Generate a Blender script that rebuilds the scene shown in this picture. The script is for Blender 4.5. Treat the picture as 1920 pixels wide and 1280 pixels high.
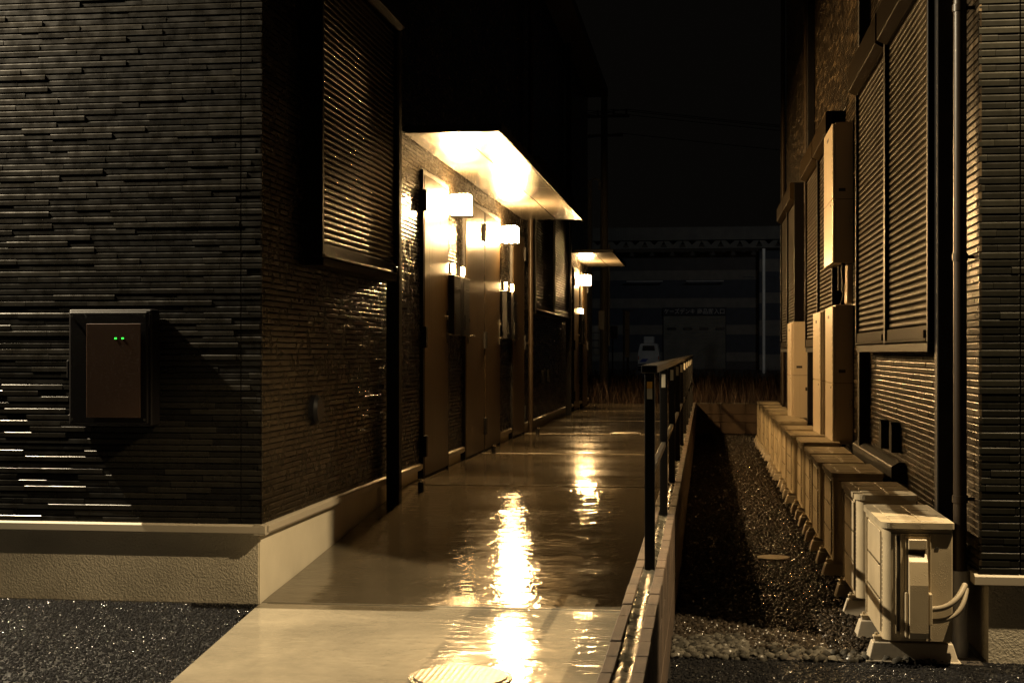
import bpy, bmesh, math, random
import numpy as np
from mathutils import Vector, Matrix
for o in list(bpy.data.objects): bpy.data.objects.remove(o)
S = bpy.context.scene
C = S.collection
R = math.radians
random.seed(7)
rng = np.random.default_rng(7)

# ------------------------------------------------------------------ camera, world, lights
YAW = 7.73
cd = bpy.data.cameras.new('camera'); cam = bpy.data.objects.new('camera', cd); C.objects.link(cam)
cam.location = (0, 0, 1.30); cam.rotation_euler = (R(90), 0, R(YAW))
cd.sensor_width = 36; cd.lens = 50.0; cd.shift_y = 20.0 / 1920.0
cd.clip_start = 0.05; cd.clip_end = 600
S.camera = cam
w = bpy.data.worlds.new('World'); S.world = w; w.use_nodes = True
bg = w.node_tree.nodes['Background']
bg.inputs['Color'].default_value = (1.0, 0.86, 0.68, 1); bg.inputs['Strength'].default_value = 0.0019
S.view_settings.view_transform = 'Standard'; S.view_settings.look = 'None'
S.view_settings.exposure = 0.0; S.view_settings.gamma = 1.0
S.render.engine = 'CYCLES'
S.cycles.use_denoising = True
S.cycles.sample_clamp_indirect = 3.0
S.cycles.max_bounces = 6
S.cycles.diffuse_bounces = 3

def lamp(name, loc, power, col, radius):
    d = bpy.data.lights.new(name, 'POINT'); d.energy = power; d.color = col; d.shadow_soft_size = radius
    o = bpy.data.objects.new(name, d); C.objects.link(o); o.location = loc
    return o
# street lamps of the car park outside the frame, and a fill spot added to brighten the shop
lamp('car_park_lamp', (-5.6, 6.88, 4.4), 4200, (1.0, 0.81, 0.53), 0.03)
_d = bpy.data.lights.new('front_lamp', 'SPOT'); _d.energy = 1650; _d.color = (1.0, 0.74, 0.41); _d.shadow_soft_size = 0.02; _d.spot_size = R(58); _d.spot_blend = 0.35
_o = bpy.data.objects.new('front_lamp', _d); C.objects.link(_o); _o.location = (1.9, 5.62, 4.1)
_o.rotation_euler = Vector((-3.4, 1.6, -6.1)).to_track_quat('-Z', 'Y').to_euler()
_d = bpy.data.lights.new('shop_fill_spot', 'SPOT'); _d.energy = 1000; _d.color = (0.93, 0.96, 1.0); _d.shadow_soft_size = 0.5; _d.spot_size = R(110); _d.spot_blend = 0.4
_o = bpy.data.objects.new('shop_fill_spot', _d); C.objects.link(_o); _o.location = (6.5, 72, 13); _o.rotation_euler = (R(78), 0, R(8))

# ------------------------------------------------------------------ helpers
def tag(o, label=None, cat=None, group=None, kind=None):
    if label: o['label'] = label
    if cat: o['category'] = cat
    if group: o['group'] = group
    if kind: o['kind'] = kind
    return o
def empty(name, loc, label, cat, group=None, rz=0):
    o = bpy.data.objects.new(name, None); C.objects.link(o); o.location = loc; o.rotation_euler = (0, 0, rz)
    o.empty_display_size = 0.2
    return tag(o, label, cat, group)

class MB:
    def __init__(s): s.v = []; s.f = []; s.sm = []
    def add(s, vs, fs, smooth=False):
        b = len(s.v); s.v += [tuple(p) for p in vs]; s.f += [tuple(b + i for i in f) for f in fs]; s.sm += [smooth] * len(fs)
        return s
    def box(s, x0, x1, y0, y1, z0, z1):
        if x0 > x1: x0, x1 = x1, x0
        if y0 > y1: y0, y1 = y1, y0
        if z0 > z1: z0, z1 = z1, z0
        return s.add([(x0,y0,z0),(x1,y0,z0),(x1,y1,z0),(x0,y1,z0),(x0,y0,z1),(x1,y0,z1),(x1,y1,z1),(x0,y1,z1)],
              [(0,3,2,1),(4,5,6,7),(0,1,5,4),(1,2,6,5),(2,3,7,6),(3,0,4,7)])
    def prism(s, pts, axis, a, b, smooth=False):
        # pts: 2-D polygon in the plane perpendicular to axis, counter-clockwise
        def P(p, t):
            return {'x': (t, p[0], p[1]), 'y': (p[0], t, p[1]), 'z': (p[0], p[1], t)}[axis]
        n = len(pts)
        vs = [P(p, a) for p in pts] + [P(p, b) for p in pts]
        s.add(vs, [(i, (i+1) % n, n + (i+1) % n, n + i) for i in range(n)], smooth)
        s.add(vs, [tuple(range(n-1, -1, -1)), tuple(range(n, 2*n))])
        return s
    def cyl(s, c, r, h, axis='z', n=24, r2=None, smooth=True, caps=True):
        r2 = r if r2 is None else r2
        def P(a, rr, t):
            u, v = rr * math.cos(a), rr * math.sin(a)
            return {'z': (c[0]+u, c[1]+v, c[2]+t), 'x': (c[0]+t, c[1]+u, c[2]+v), 'y': (c[0]+u, c[1]+t, c[2]+v)}[axis]
        vs = [P(2*math.pi*i/n, r, 0) for i in range(n)] + [P(2*math.pi*i/n, r2, h) for i in range(n)]
        s.add(vs, [(i, (i+1) % n, n + (i+1) % n, n + i) for i in range(n)], smooth)
        if caps: s.add(vs, [tuple(range(n-1, -1, -1)), tuple(range(n, 2*n))])
        return s
    def tube(s, pts, r, n=10):
        pts = [Vector(p) for p in pts]; rings = []
        up = Vector((0.13, 0.21, 0.97)).normalized()
        for i, p in enumerate(pts):
            t = (pts[min(i+1, len(pts)-1)] - pts[max(i-1, 0)]).normalized()
            a = t.cross(up)
            if a.length < 1e-3: a = t.cross(Vector((1, 0, 0)))
            a.normalize(); b = t.cross(a)
            rr = r[i] if isinstance(r, (list, tuple)) else r
            rings.append([p + a*rr*math.cos(2*math.pi*k/n) + b*rr*math.sin(2*math.pi*k/n) for k in range(n)])
        vs = [v for g in rings for v in g]; fs = []
        for i in range(len(rings)-1):
            for k in range(n):
                fs.append((i*n+k, i*n+(k+1) % n, (i+1)*n+(k+1) % n, (i+1)*n+k))
        s.add(vs, fs, True); s.add(vs, [tuple(range(n-1, -1, -1)), tuple(range((len(rings)-1)*n, len(rings)*n))])
        return s
    def build(s, name, mat, parent=None, bevel=0, seg=2):
        me = bpy.data.meshes.new(name); me.from_pydata(s.v, [], s.f); me.materials.append(mat)
        me.polygons.foreach_set('use_smooth', s.sm); me.update()
        bm = bmesh.new(); bm.from_mesh(me); bmesh.ops.recalc_face_normals(bm, faces=bm.faces); bm.to_mesh(me); bm.free()
        o = bpy.data.objects.new(name, me); C.objects.link(o)
        if parent: o.parent = parent
        if bevel:
            m = o.modifiers.new('bevel', 'BEVEL'); m.width = bevel; m.segments = seg; m.limit_method = 'ANGLE'; m.angle_limit = R(40)
            m.harden_normals = False
        return o
def bez(p0, p1, p2, p3, n=14):
    out = []
    for i in range(n+1):
        t = i/n; u = 1-t
        out.append(tuple(u*u*u*a + 3*u*u*t*b + 3*u*t*t*c + t*t*t*d for a, b, c, d in zip(p0, p1, p2, p3)))
    return out
def rrect(x0, x1, y0, y1, rs, n=5):
    # rounded rectangle, rs = radii at (x0,y0),(x1,y0),(x1,y1),(x0,y1)
    out = []
    for (cx, cy, r, a0) in ((x0+rs[0], y0+rs[0], rs[0], 180), (x1-rs[1], y0+rs[1], rs[1], 270), (x1-rs[2], y1-rs[2], rs[2], 0), (x0+rs[3], y1-rs[3], rs[3], 90)):
        for i in range(n+1):
            a = R(a0 + 90*i/n); out.append((cx + r*math.cos(a), cy + r*math.sin(a)))
    return out

# ------------------------------------------------------------------ materials
def mat(name, col, rough=0.5, metal=0.0, spec=0.5, coat=0.0, coat_rough=0.1, emit=None, es=0.0):
    m = bpy.data.materials.new(name); m.use_nodes = True
    b = m.node_tree.nodes['Principled BSDF']
    b.inputs['Base Color'].default_value = (*col, 1); b.inputs['Roughness'].default_value = rough
    b.inputs['Metallic'].default_value = metal; b.inputs['Specular IOR Level'].default_value = spec
    b.inputs['Coat Weight'].default_value = coat; b.inputs['Coat Roughness'].default_value = coat_rough
    if emit: b.inputs['Emission Color'].default_value = (*emit, 1); b.inputs['Emission Strength'].default_value = es
    return m
class N:
    def __init__(s, m): s.t = m.node_tree; s.b = s.t.nodes['Principled BSDF']
    def new(s, ty, **kw):
        n = s.t.nodes.new(ty)
        for k, v in kw.items():
            if k in n.inputs.keys(): n.inputs[k].default_value = v
            else: setattr(n, k, v)
        return n
    def link(s, a, b): s.t.links.new(a, b)
    def coords(s, scale=(1, 1, 1), kind='Object'):
        tc = s.new('ShaderNodeTexCoord'); mp = s.new('ShaderNodeMapping'); mp.inputs['Scale'].default_value = scale
        s.link(tc.outputs[kind], mp.inputs['Vector']); return mp.outputs['Vector']
    def noise(s, vec, scale, detail=4, rough=0.55, dist=0):
        n = s.new('ShaderNodeTexNoise'); n.inputs['Scale'].default_value = scale; n.inputs['Detail'].default_value = detail
        n.inputs['Roughness'].default_value = rough; n.inputs['Distortion'].default_value = dist
        s.link(vec, n.inputs['Vector']); return n.outputs['Fac']
    def ramp(s, fac, stops):
        r = s.new('ShaderNodeValToRGB'); e = r.color_ramp.elements
        while len(e) < len(stops): e.new(0.5)
        for i, (p, c) in enumerate(stops):
            e[i].position = p; e[i].color = (*c, 1) if isinstance(c, tuple) else (c, c, c, 1)
        s.link(fac, r.inputs['Fac']); return r.outputs['Color']
    def maprange(s, v, a, b, c, d):
        n = s.new('ShaderNodeMapRange'); n.inputs[1].default_value = a; n.inputs[2].default_value = b
        n.inputs[3].default_value = c; n.inputs[4].default_value = d; s.link(v, n.inputs[0]); return n.outputs[0]
    def math(s, op, a, b=None):
        n = s.new('ShaderNodeMath'); n.operation = op
        for i, x in enumerate((a, b)):
            if x is None: continue
            if isinstance(x, (int, float)): n.inputs[i].default_value = x
            else: s.link(x, n.inputs[i])
        return n.outputs[0]
    def mix(s, f, a, b):
        n = s.new('ShaderNodeMix'); n.data_type = 'RGBA'
        if isinstance(f, (int, float)): n.inputs[0].default_value = f
        else: s.link(f, n.inputs[0])
        for i, x in ((6, a), (7, b)):
            if isinstance(x, tuple): n.inputs[i].default_value = (*x, 1)
            else: s.link(x, n.inputs[i])
        return n.outputs[2]
    def bump(s, h, strength, dist, prev=None):
        n = s.new('ShaderNodeBump'); n.inputs['Strength'].default_value = strength; n.inputs['Distance'].default_value = dist
        s.link(h, n.inputs['Height'])
        if prev is not None: s.link(prev, n.inputs['Normal'])
        return n.outputs['Normal']
    def out_n(s, n): s.link(n, s.b.inputs['Normal'])
    def out_c(s, c): s.link(c, s.b.inputs['Base Color'])
    def out_r(s, r): s.link(r, s.b.inputs['Roughness'])

def drops(m, scale=260, dist=0.0012, strength=0.5, thresh=0.30, prev=None, lo=0.42):
    # rain beads: small raised dots
    n = N(m); v = n.coords()
    vo = n.new('ShaderNodeTexVoronoi'); vo.inputs['Scale'].default_value = scale; n.link(v, vo.inputs['Vector'])
    h = n.maprange(vo.outputs['Distance'], 0.0, thresh, 1.0, 0.0)
    p = n.noise(v, 9, 3)
    k = n.maprange(p, lo, lo+0.18, 0.0, 1.0)
    h = n.math('MULTIPLY', h, k)
    nb = n.bump(h, strength, dist, prev); n.out_n(nb)
    return nb

def siding_mat(name, c0, c1, rough0=0.28, rough1=0.6, light=None, sp=0.5, bs=1.0):
    m = mat(name, c0, 0.4, spec=sp); n = N(m); v = n.coords()
    at = n.new('ShaderNodeAttribute'); at.attribute_name = 'tone'
    stops = [(0.0, c0), (0.55, tuple((a+b)/2 for a, b in zip(c0, c1))), (0.80, c1)]
    if light: stops += [(0.86, c1), (0.88, light)]
    col = n.ramp(at.outputs['Fac'], stops)
    g = n.noise(v, 60, 4)
    n.out_c(n.mix(n.maprange(g, 0.3, 0.75, 0.0, 0.45), col, (c0[0]*0.5, c0[1]*0.5, c0[2]*0.5)))
    rr = n.noise(v, 14, 3)
    n.out_r(n.maprange(rr, 0.3, 0.7, rough0, rough1))
    vv = n.coords((60, 60, 160))
    b = n.bump(n.noise(vv, 3, 5, 0.65), 0.35*bs, 0.0007)
    n.out_n(n.bump(n.noise(v, 420, 2), 0.10*bs, 0.0003, b))
    return m
M = {}
M['siding_front'] = siding_mat('charcoal_siding', (0.007, 0.0067, 0.006), (0.021, 0.019, 0.015), 0.22, 0.40, None, 0.55, 1.0)
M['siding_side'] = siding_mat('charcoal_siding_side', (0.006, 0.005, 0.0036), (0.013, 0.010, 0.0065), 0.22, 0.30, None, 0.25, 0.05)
M['siding_right'] = siding_mat('mixed_siding', (0.010, 0.0075, 0.005), (0.045, 0.034, 0.022), 0.26, 0.40, (0.085, 0.064, 0.040), 0.08, 0.10)
M['siding_right_front'] = siding_mat('charcoal_siding_shade', (0.007, 0.007, 0.006), (0.017, 0.0165, 0.013), 0.25, 0.45, None, 0.06, 0.8)
M['backing'] = mat('siding_backing', (0.022, 0.020, 0.018), 0.7)

m = M['render'] = mat('foundation_render', (0.46, 0.42, 0.33), 0.85, spec=0.25); n = N(m); v = n.coords()
n.out_c(n.mix(n.maprange(n.noise(v, 3, 4), 0.35, 0.7, 0, 1), (0.50, 0.455, 0.36), (0.38, 0.345, 0.27)))
b = n.bump(n.noise(v, 95, 5, 0.6), 1.0, 0.009); n.out_n(n.bump(n.noise(v, 300, 2), 0.6, 0.002, b))
m = M['render_smooth'] = mat('foundation_smooth', (0.52, 0.475, 0.37), 0.75, spec=0.3); n = N(m); v = n.coords()
n.out_c(n.mix(n.maprange(n.noise(v, 2.5, 5), 0.35, 0.7, 0, 1), (0.54, 0.49, 0.38), (0.44, 0.40, 0.31)))
n.out_n(n.bump(n.noise(v, 160, 3), 0.5, 0.0012))
m = M['flashing'] = mat('beige_flashing', (0.36, 0.32, 0.25), 0.35, spec=0.6); drops(m, 200, 0.001, 0.4)

# wet concrete of the path
m = M['concrete'] = mat('wet_concrete', (0.2, 0.18, 0.14), 0.2, spec=0.5); n = N(m); v = n.coords()
big = n.noise(v, 1.3, 6, 0.6, 0.5); fine = n.noise(v, 18, 6, 0.65)
c = n.mix(n.maprange(big, 0.32, 0.68, 0, 1), (0.165, 0.144, 0.105), (0.26, 0.225, 0.162))
c = n.mix(n.maprange(fine, 0.4, 0.75, 0, 0.35), c, (0.11, 0.10, 0.075))
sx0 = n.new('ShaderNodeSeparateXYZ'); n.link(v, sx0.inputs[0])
far_dark = n.maprange(sx0.outputs['Y'], 7.10, 7.12, 0.0, 0.60)  # path mixed darker beyond the joint at the building corner
c = n.mix(far_dark, c, (0.022, 0.016, 0.009))
n.out_c(c)
pud = n.noise(n.coords((0.55, 1.0, 1)), 1.7, 4, 0.55, 0.3)
sx_ = n.new('ShaderNodeSeparateXYZ'); n.link(v, sx_.inputs[0])
drier = n.math('MULTIPLY', n.maprange(sx_.outputs['Y'], 10.4, 12.0, 0.0, 0.03), n.maprange(pud, 0.36, 0.50, 0.15, 1.0))
drier2 = n.maprange(sx_.outputs['Y'], 7.3, 6.0, 0.0, 0.03)
n.out_r(n.math('ADD', n.math('ADD', n.math('ADD', n.maprange(pud, 0.38, 0.64, 0.03, 0.09), n.maprange(fine, 0.4, 0.8, 0.0, 0.06)), drier), drier2))
rip = n.noise(n.coords((11, 13.0, 1)), 1.0, 2.5, 0.5, 0.6)
brd = n.noise(n.coords((1.2, 5.0, 1)), 1.0, 3, 0.5, 0.2)
flatf = n.maprange(sx_.outputs['Y'], 10.5, 11.6, 1.0, 0.30)
b = n.bump(n.math('MULTIPLY', brd, flatf), 0.5, 0.004)
patch = n.maprange(n.noise(n.coords((0.9, 1.6, 1)), 1.6, 3, 0.55, 0.4), 0.40, 0.62, 0.25, 1.25)
b = n.bump(n.math('MULTIPLY', n.math('MULTIPLY', rip, flatf), patch), 1.0, 0.0031, b)
b = n.bump(n.noise(v, 55, 4, 0.7), 0.4, 0.0009, b)
n.out_n(b)

m = M['asphalt'] = mat('wet_asphalt', (0.03, 0.03, 0.032), 0.28, spec=0.6); n = N(m); v = n.coords()
n.out_c(n.mix(n.noise(v, 70, 2), (0.006, 0.006, 0.006), (0.014, 0.014, 0.014)))
n.out_n(n.bump(n.noise(v, 90, 5, 0.7), 1.0, 0.006))
def stone_mat(name, c0, c1, rough, th=0.80):
    m = mat(name, c0, rough, spec=0.6); n = N(m)
    at = n.new('ShaderNodeAttribute'); at.attribute_name = 'tone'
    n.out_c(n.ramp(at.outputs['Fac'], [(0, c0), (1, c1)]))
    n.out_n(n.bump(n.noise(n.coords(), 160, 3), 0.3, 0.001))
    n.link(n.maprange(at.outputs['Fac'], th, th+0.02, 0.03, 0.8), n.b.inputs['Specular IOR Level']); n.out_r(n.maprange(at.outputs['Fac'], th, th+0.02, 0.5, rough)); return m
M['chips'] = stone_mat('asphalt_chips', (0.006, 0.006, 0.007), (0.009, 0.009, 0.0095), 0.13, 0.90)
M['gravel'] = stone_mat('dark_gravel', (0.009, 0.007, 0.005), (0.038, 0.030, 0.022), 0.2)
M['pale_gravel'] = stone_mat('pale_gravel', (0.014, 0.013, 0.011), (0.085, 0.078, 0.064), 0.4, 0.92)
m = M['soil'] = mat('dark_soil', (0.03, 0.024, 0.018), 0.6); n = N(m); n.out_n(n.bump(n.noise(n.coords(), 40, 5), 1, 0.01))
m = M['field'] = mat('field_soil', (0.045, 0.034, 0.02), 0.9); n = N(m); n.out_n(n.bump(n.noise(n.coords(), 4, 5), 1, 0.1))

m = M['block'] = mat('concrete_block', (0.30, 0.235, 0.17), 0.75, spec=0.35); n = N(m); v = n.coords()
n.out_c(n.mix(n.maprange(n.noise(v, 5, 5, 0.6), 0.35, 0.65, 0, 1), (0.085, 0.057, 0.037), (0.044, 0.030, 0.020)))
n.out_n(n.bump(n.noise(v, 120, 5, 0.7), 1.0, 0.004))
m = M['mortar'] = mat('wet_mortar', (0.19, 0.18, 0.14), 0.25, spec=0.6); n = N(m); v = n.coords()
n.out_c(n.mix(n.maprange(n.noise(v, 6, 4), 0.4, 0.6, 0, 1), (0.062, 0.056, 0.040), (0.032, 0.029, 0.021)))
n.out_r(n.maprange(n.noise(v, 9, 3), 0.35, 0.65, 0.1, 0.5)); n.out_n(n.bump(n.noise(v, 22, 6, 0.6), 1.0, 0.006))
m = M['black'] = mat('black_metal', (0.006, 0.006, 0.0065), 0.35, spec=0.3)
M['black_matt'] = mat('black_trim', (0.005, 0.0045, 0.0045), 0.55, spec=0.2)
m = M['shutter'] = mat('brown_shutter', (0.016, 0.011, 0.0055), 0.40, metal=0.0, spec=0.008); drops(m, 190, 0.0010, 0.5, 0.3)
m = M['shutter_dark'] = mat('dark_shutter', (0.007, 0.005, 0.0035), 0.24, metal=0.0, spec=0.10); drops(m, 190, 0.0010, 0.4, 0.3)
M['frame'] = mat('bronze_frame', (0.003, 0.0026, 0.0022), 0.45, metal=0.0, spec=0.06)
m = M['ac'] = mat('ivory_casing', (0.60, 0.54, 0.41), 0.38, spec=0.5); n = N(m); v = n.coords()
c = n.mix(n.maprange(n.noise(v, 4, 5), 0.4, 0.7, 0, 1), (0.42, 0.35, 0.235), (0.31, 0.255, 0.168))
n.out_c(n.mix(n.maprange(n.noise(n.coords((30, 30, 2)), 2, 4), 0.55, 0.8, 0, 0.35), c, (0.34, 0.29, 0.21)))
drops(m, 170, 0.0016, 0.8, 0.38)
m = M['ac_top'] = mat('ivory_lid', (0.56, 0.50, 0.38), 0.42, spec=0.5); n = N(m); v = n.coords()
n.out_c(n.mix(n.maprange(n.noise(v, 9, 5), 0.4, 0.65, 0, 1), (0.36, 0.30, 0.20), (0.24, 0.20, 0.135))); drops(m, 150, 0.002, 0.9, 0.42)
M['ac_dark'] = mat('dark_slots', (0.03, 0.027, 0.022), 0.5)
m = M['plastic_block'] = mat('grey_plastic', (0.40, 0.35, 0.27), 0.5); n = N(m); n.out_n(n.bump(n.noise(n.coords(), 80, 3), 0.4, 0.001))
m = M['heater'] = mat('cream_enamel', (0.58, 0.47, 0.32), 0.32, metal=0.1, spec=0.5); n = N(m)
n.out_c(n.mix(n.maprange(n.noise(n.coords((14, 14, 1.2)), 2, 4), 0.5, 0.8, 0, 0.3), (0.50, 0.42, 0.31), (0.35, 0.28, 0.19))); drops(m, 220, 0.0008, 0.35)
M['hose'] = mat('ivory_tape', (0.26, 0.22, 0.155), 0.6)
m = M['wood'] = mat('oak_door', (0.2, 0.11, 0.045), 0.24, spec=0.3); n = N(m); v = n.coords((70, 70, 0.35))
g = n.noise(v, 1.3, 5, 0.6, 0.0)
n.out_c(n.ramp(g, [(0.3, (0.026, 0.017, 0.008)), (0.5, (0.050, 0.033, 0.015)), (0.7, (0.085, 0.057, 0.027))]))
n.out_n(n.bump(g, 0.35, 0.0006)); n.out_r(n.maprange(g, 0.3, 0.7, 0.26, 0.38))
m = M['soffit'] = mat('white_soffit', (0.72, 0.66, 0.54), 0.17, spec=0.35); n = N(m); v = n.coords()
ws = n.new('ShaderNodeTexWave'); ws.wave_type = 'BANDS'; ws.bands_direction = 'X'; ws.inputs['Scale'].default_value = 22; n.link(v, ws.inputs['Vector'])
vo = n.new('ShaderNodeTexVoronoi'); vo.inputs['Scale'].default_value = 110; vo.inputs['Randomness'].default_value = 0.0; n.link(v, vo.inputs['Vector'])
h = n.maprange(vo.outputs['Distance'], 0.18, 0.28, 0.0, 1.0)
n.out_c(n.mix(h, (0.014, 0.012, 0.009), (0.075, 0.066, 0.052)))
n.out_n(n.bump(h, 0.5, 0.001, n.bump(ws.outputs['Fac'], 0.3, 0.002)))
M['chrome'] = mat('brushed_steel', (0.6, 0.57, 0.5), 0.16, metal=1.0)
M['pipe_brown'] = mat('brown_pvc', (0.022, 0.015, 0.009), 0.42, spec=0.25)
M['pipe_grey'] = mat('grey_pvc', (0.20, 0.20, 0.21), 0.38, spec=0.5)
LC = (1.0, 0.60, 0.235)
M['glass_lit'] = mat('lit_lamp_glass', (0.9, 0.85, 0.75), 0.3, emit=LC, es=1300)
M['plate_lit'] = mat('lit_nameplate', (0.9, 0.85, 0.75), 0.3, emit=LC, es=200)
M['led'] = mat('green_led', (0.1, 0.9, 0.2), 0.3, emit=(0.03, 1.0, 0.05), es=3.0)
m = M['meter'] = mat('dark_grey_plastic', (0.006, 0.005, 0.005), 0.45, spec=0.2); drops(m, 190, 0.0022, 1.0, 0.11, None, 0.15)
m = M['meter_window'] = mat('smoked_window', (0.060, 0.034, 0.022), 0.5, spec=0.2); drops(m, 190, 0.0022, 1.0, 0.11, None, 0.15)
m = M['manhole'] = mat('cast_iron', (0.23, 0.20, 0.15), 0.35, metal=0.5); n = N(m); v = n.coords()
vo = n.new('ShaderNodeTexVoronoi'); vo.inputs['Scale'].default_value = 42; vo.inputs['Randomness'].default_value = 0.1; n.link(v, vo.inputs['Vector'])
n.out_n(n.bump(vo.outputs['Distance'], 1.0, 0.004))
M['reflect_y'] = mat('amber_reflector', (0.75, 0.42, 0.08), 0.3)
M['reflect_w'] = mat('white_reflector', (0.62, 0.60, 0.52), 0.3)
M['dark_glass'] = mat('dark_glass', (0.01, 0.012, 0.015), 0.35, spec=0.3)
def flat(name, c, r=0.6, metal=0):
    m = mat(name, c, r, metal); n = N(m)
    n.out_c(n.mix(n.maprange(n.noise(n.coords(), 1.5, 5), 0.35, 0.7, 0, 1), c, tuple(x*0.7 for x in c))); return m
M['roof'] = flat('dark_roof', (0.03, 0.03, 0.032))

# ------------------------------------------------------------------ siding of small tiles (one mesh per wall)
def siding(name, parent, material, org, u, nrm, u0, u1, z0, z1, holes=(), seams=(), seed=1, pitch=0.0313, tl=0.34, prot=1.0):
    """u = unit vector along wall, nrm = outward normal; holes = (u0,u1,z0,z1)"""
    rg = random.Random(seed)
    org = Vector(org); u = Vector(u); nr = Vector(nrm); V = []; F = []; T = []
    rows = int(round((z1 - z0) / pitch)); off = 0.0
    cuts = sorted(seams)
    for r in range(rows):
        a = z0 + r*pitch; b = a + pitch - 0.0022
        off = (off + 0.09 + 0.13*rg.random()) % tl
        segs = []; x = u0 - off
        while x < u1:
            e = x + tl; s0, e0 = max(x, u0), min(e, u1)
            if e0 - s0 > 0.008: segs.append((s0, e0 - 0.0016, rg.random(), rg.random()))
            x = e
        for c in cuts:
            ns = []
            for (p, q, t1, t2) in segs:
                if p < c < q: ns += [(p, c-0.003, t1, t2), (c+0.003, q, t1, t2)]
                else: ns.append((p, q, t1, t2))
            segs = ns
        for h in holes:
            if b <= h[2] or a >= h[3]: continue
            ns = []
            for (p, q, t1, t2) in segs:
                if q <= h[0] or p >= h[1]: ns.append((p, q, t1, t2)); continue
                if p < h[0]: ns.append((p, h[0], t1, t2))
                if q > h[1]: ns.append((h[1], q, t1, t2))
            segs = ns
        rowd = rg.random()
        for (p, q, t1, t2) in segs:
            if q - p < 0.006: continue
            d1 = (0.0080 + 0.0026*t1 + 0.0008*rowd)*prot; d2 = d1 + (t2 - 0.5)*0.0012   # bottom and top depth
            bi = len(V)
            prof = ((a, 0), (a+0.0012, d1), (b-0.0085, d2), (b-0.0048, d2-0.0012), (b-0.0020, d2-0.0042), (b, 0))
            for (zz_, dd) in prof:
                V.append(org + u*p + nr*dd + Vector((0, 0, zz_))); V.append(org + u*q + nr*dd + Vector((0, 0, zz_)))
            for k_ in range(5):
                F.append((bi+2*k_, bi+2*k_+1, bi+2*k_+3, bi+2*k_+2)); T.append(t1)
            F.append((bi, bi+2, bi+4, bi+6, bi+8, bi+10)); T.append(t1)
            F.append((bi+11, bi+9, bi+7, bi+5, bi+3, bi+1)); T.append(t1)
    me = bpy.data.meshes.new(name); me.from_pydata([tuple(x) for x in V], [], F); me.materials.append(material)
    at = me.attributes.new('tone', 'FLOAT', 'FACE'); at.data.foreach_set('value', T)
    me.update()
    # outward normals
    if me.polygons and Vector(me.polygons[1].normal).dot(nr) < 0: me.flip_normals()
    o = bpy.data.objects.new(name, me); C.objects.link(o); o.parent = parent
    return o

# ------------------------------------------------------------------ ground, path
XL = -2.268      # left building, alley face
YF = 7.09        # left building, front face
XR = 1.145       # right building, alley face
YR = 6.16        # right building, front face
XB0, XB1 = -0.262, -0.147   # block wall
ZT = 0.50
def zpath(y):
    if y <= 7.12: return 0.012 + (y - 7.12)*0.024
    if y >= 10.75: return 0.285
    t = (y - 7.12)/(10.75 - 7.12)
    return 0.012 + 0.273*(0.82*t + 0.18*(3*t*t - 2*t*t*t))

g = MB(); g.add([(-300, 6.9, -0.05), (300, 6.9, -0.05), (300, 420, -0.05), (-300, 420, -0.05)], [(0,1,2,3)])
tag(g.build('ground', M['field']), kind='structure')
g = MB(); g.add([(-0.2, -12, 0.0), (30, -12, 0.0), (30, 6.6, 0.0), (-0.2, 6.6, 0.0)], [(0,1,2,3)])
g.add([(-30, -12, -0.458), (-0.2, -12, -0.458), (-0.2, 6.6, -0.012), (-30, 6.6, -0.012)], [(0,1,2,3)])
g.add([(-30, 6.6, -0.012), (XL-0.01, 6.6, -0.012), (XL-0.01, YF+0.03, 0.0), (-30, YF+0.03, 0.0)], [(0,1,2,3)])
# small wet chips that stand proud of the binder
def stones(n, area, size, zb, jitter, height=0.7, seed=3, slope=False):
    rg = np.random.default_rng(seed)
    x = rg.uniform(area[0], area[1], n); y = rg.uniform(area[2], area[3], n)
    s = rg.uniform(size[0], size[1], n)
    base = np.array([[1,0,0],[0,1,0],[-1,0,0],[0,-1,0],[0.6,0.6,0.9],[-0.5,0.5,1.0],[-0.55,-0.6,0.8],[0.5,-0.6,0.95]])
    faces = [(0,1,4),(1,5,4),(1,2,5),(2,6,5),(2,3,6),(3,7,6),(3,0,7),(0,4,7),(4,5,6,7)]
    ang = rg.uniform(0, 6.283, n); nb = len(base)
    P = base[None, :, :] * (1 + rg.uniform(-0.3, 0.3, (n, nb, 3)))
    P *= s[:, None, None]; P[:, :, 2] *= height
    tx = rg.uniform(-0.7, 0.7, n); ca, sa = np.cos(tx)[:, None], np.sin(tx)[:, None]
    yy = P[:, :, 1]*ca - P[:, :, 2]*sa; zz = P[:, :, 1]*sa + P[:, :, 2]*ca; P[:, :, 1] = yy; P[:, :, 2] = zz
    ca, sa = np.cos(ang)[:, None], np.sin(ang)[:, None]
    X = P[:, :, 0]*ca - P[:, :, 1]*sa + x[:, None]; Y = P[:, :, 0]*sa + P[:, :, 1]*ca + y[:, None]
    Z = P[:, :, 2] + zb + rg.uniform(0, jitter, n)[:, None]
    Z = Z + (np.minimum(y, 7.1) - 7.1)[:, None]*0.024  if slope else Z
    V = np.stack([X, Y, Z], -1).reshape(-1, 3)
    T = rg.uniform(0, 1, n)
    return V, faces, n, nb, T, x, y
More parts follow.
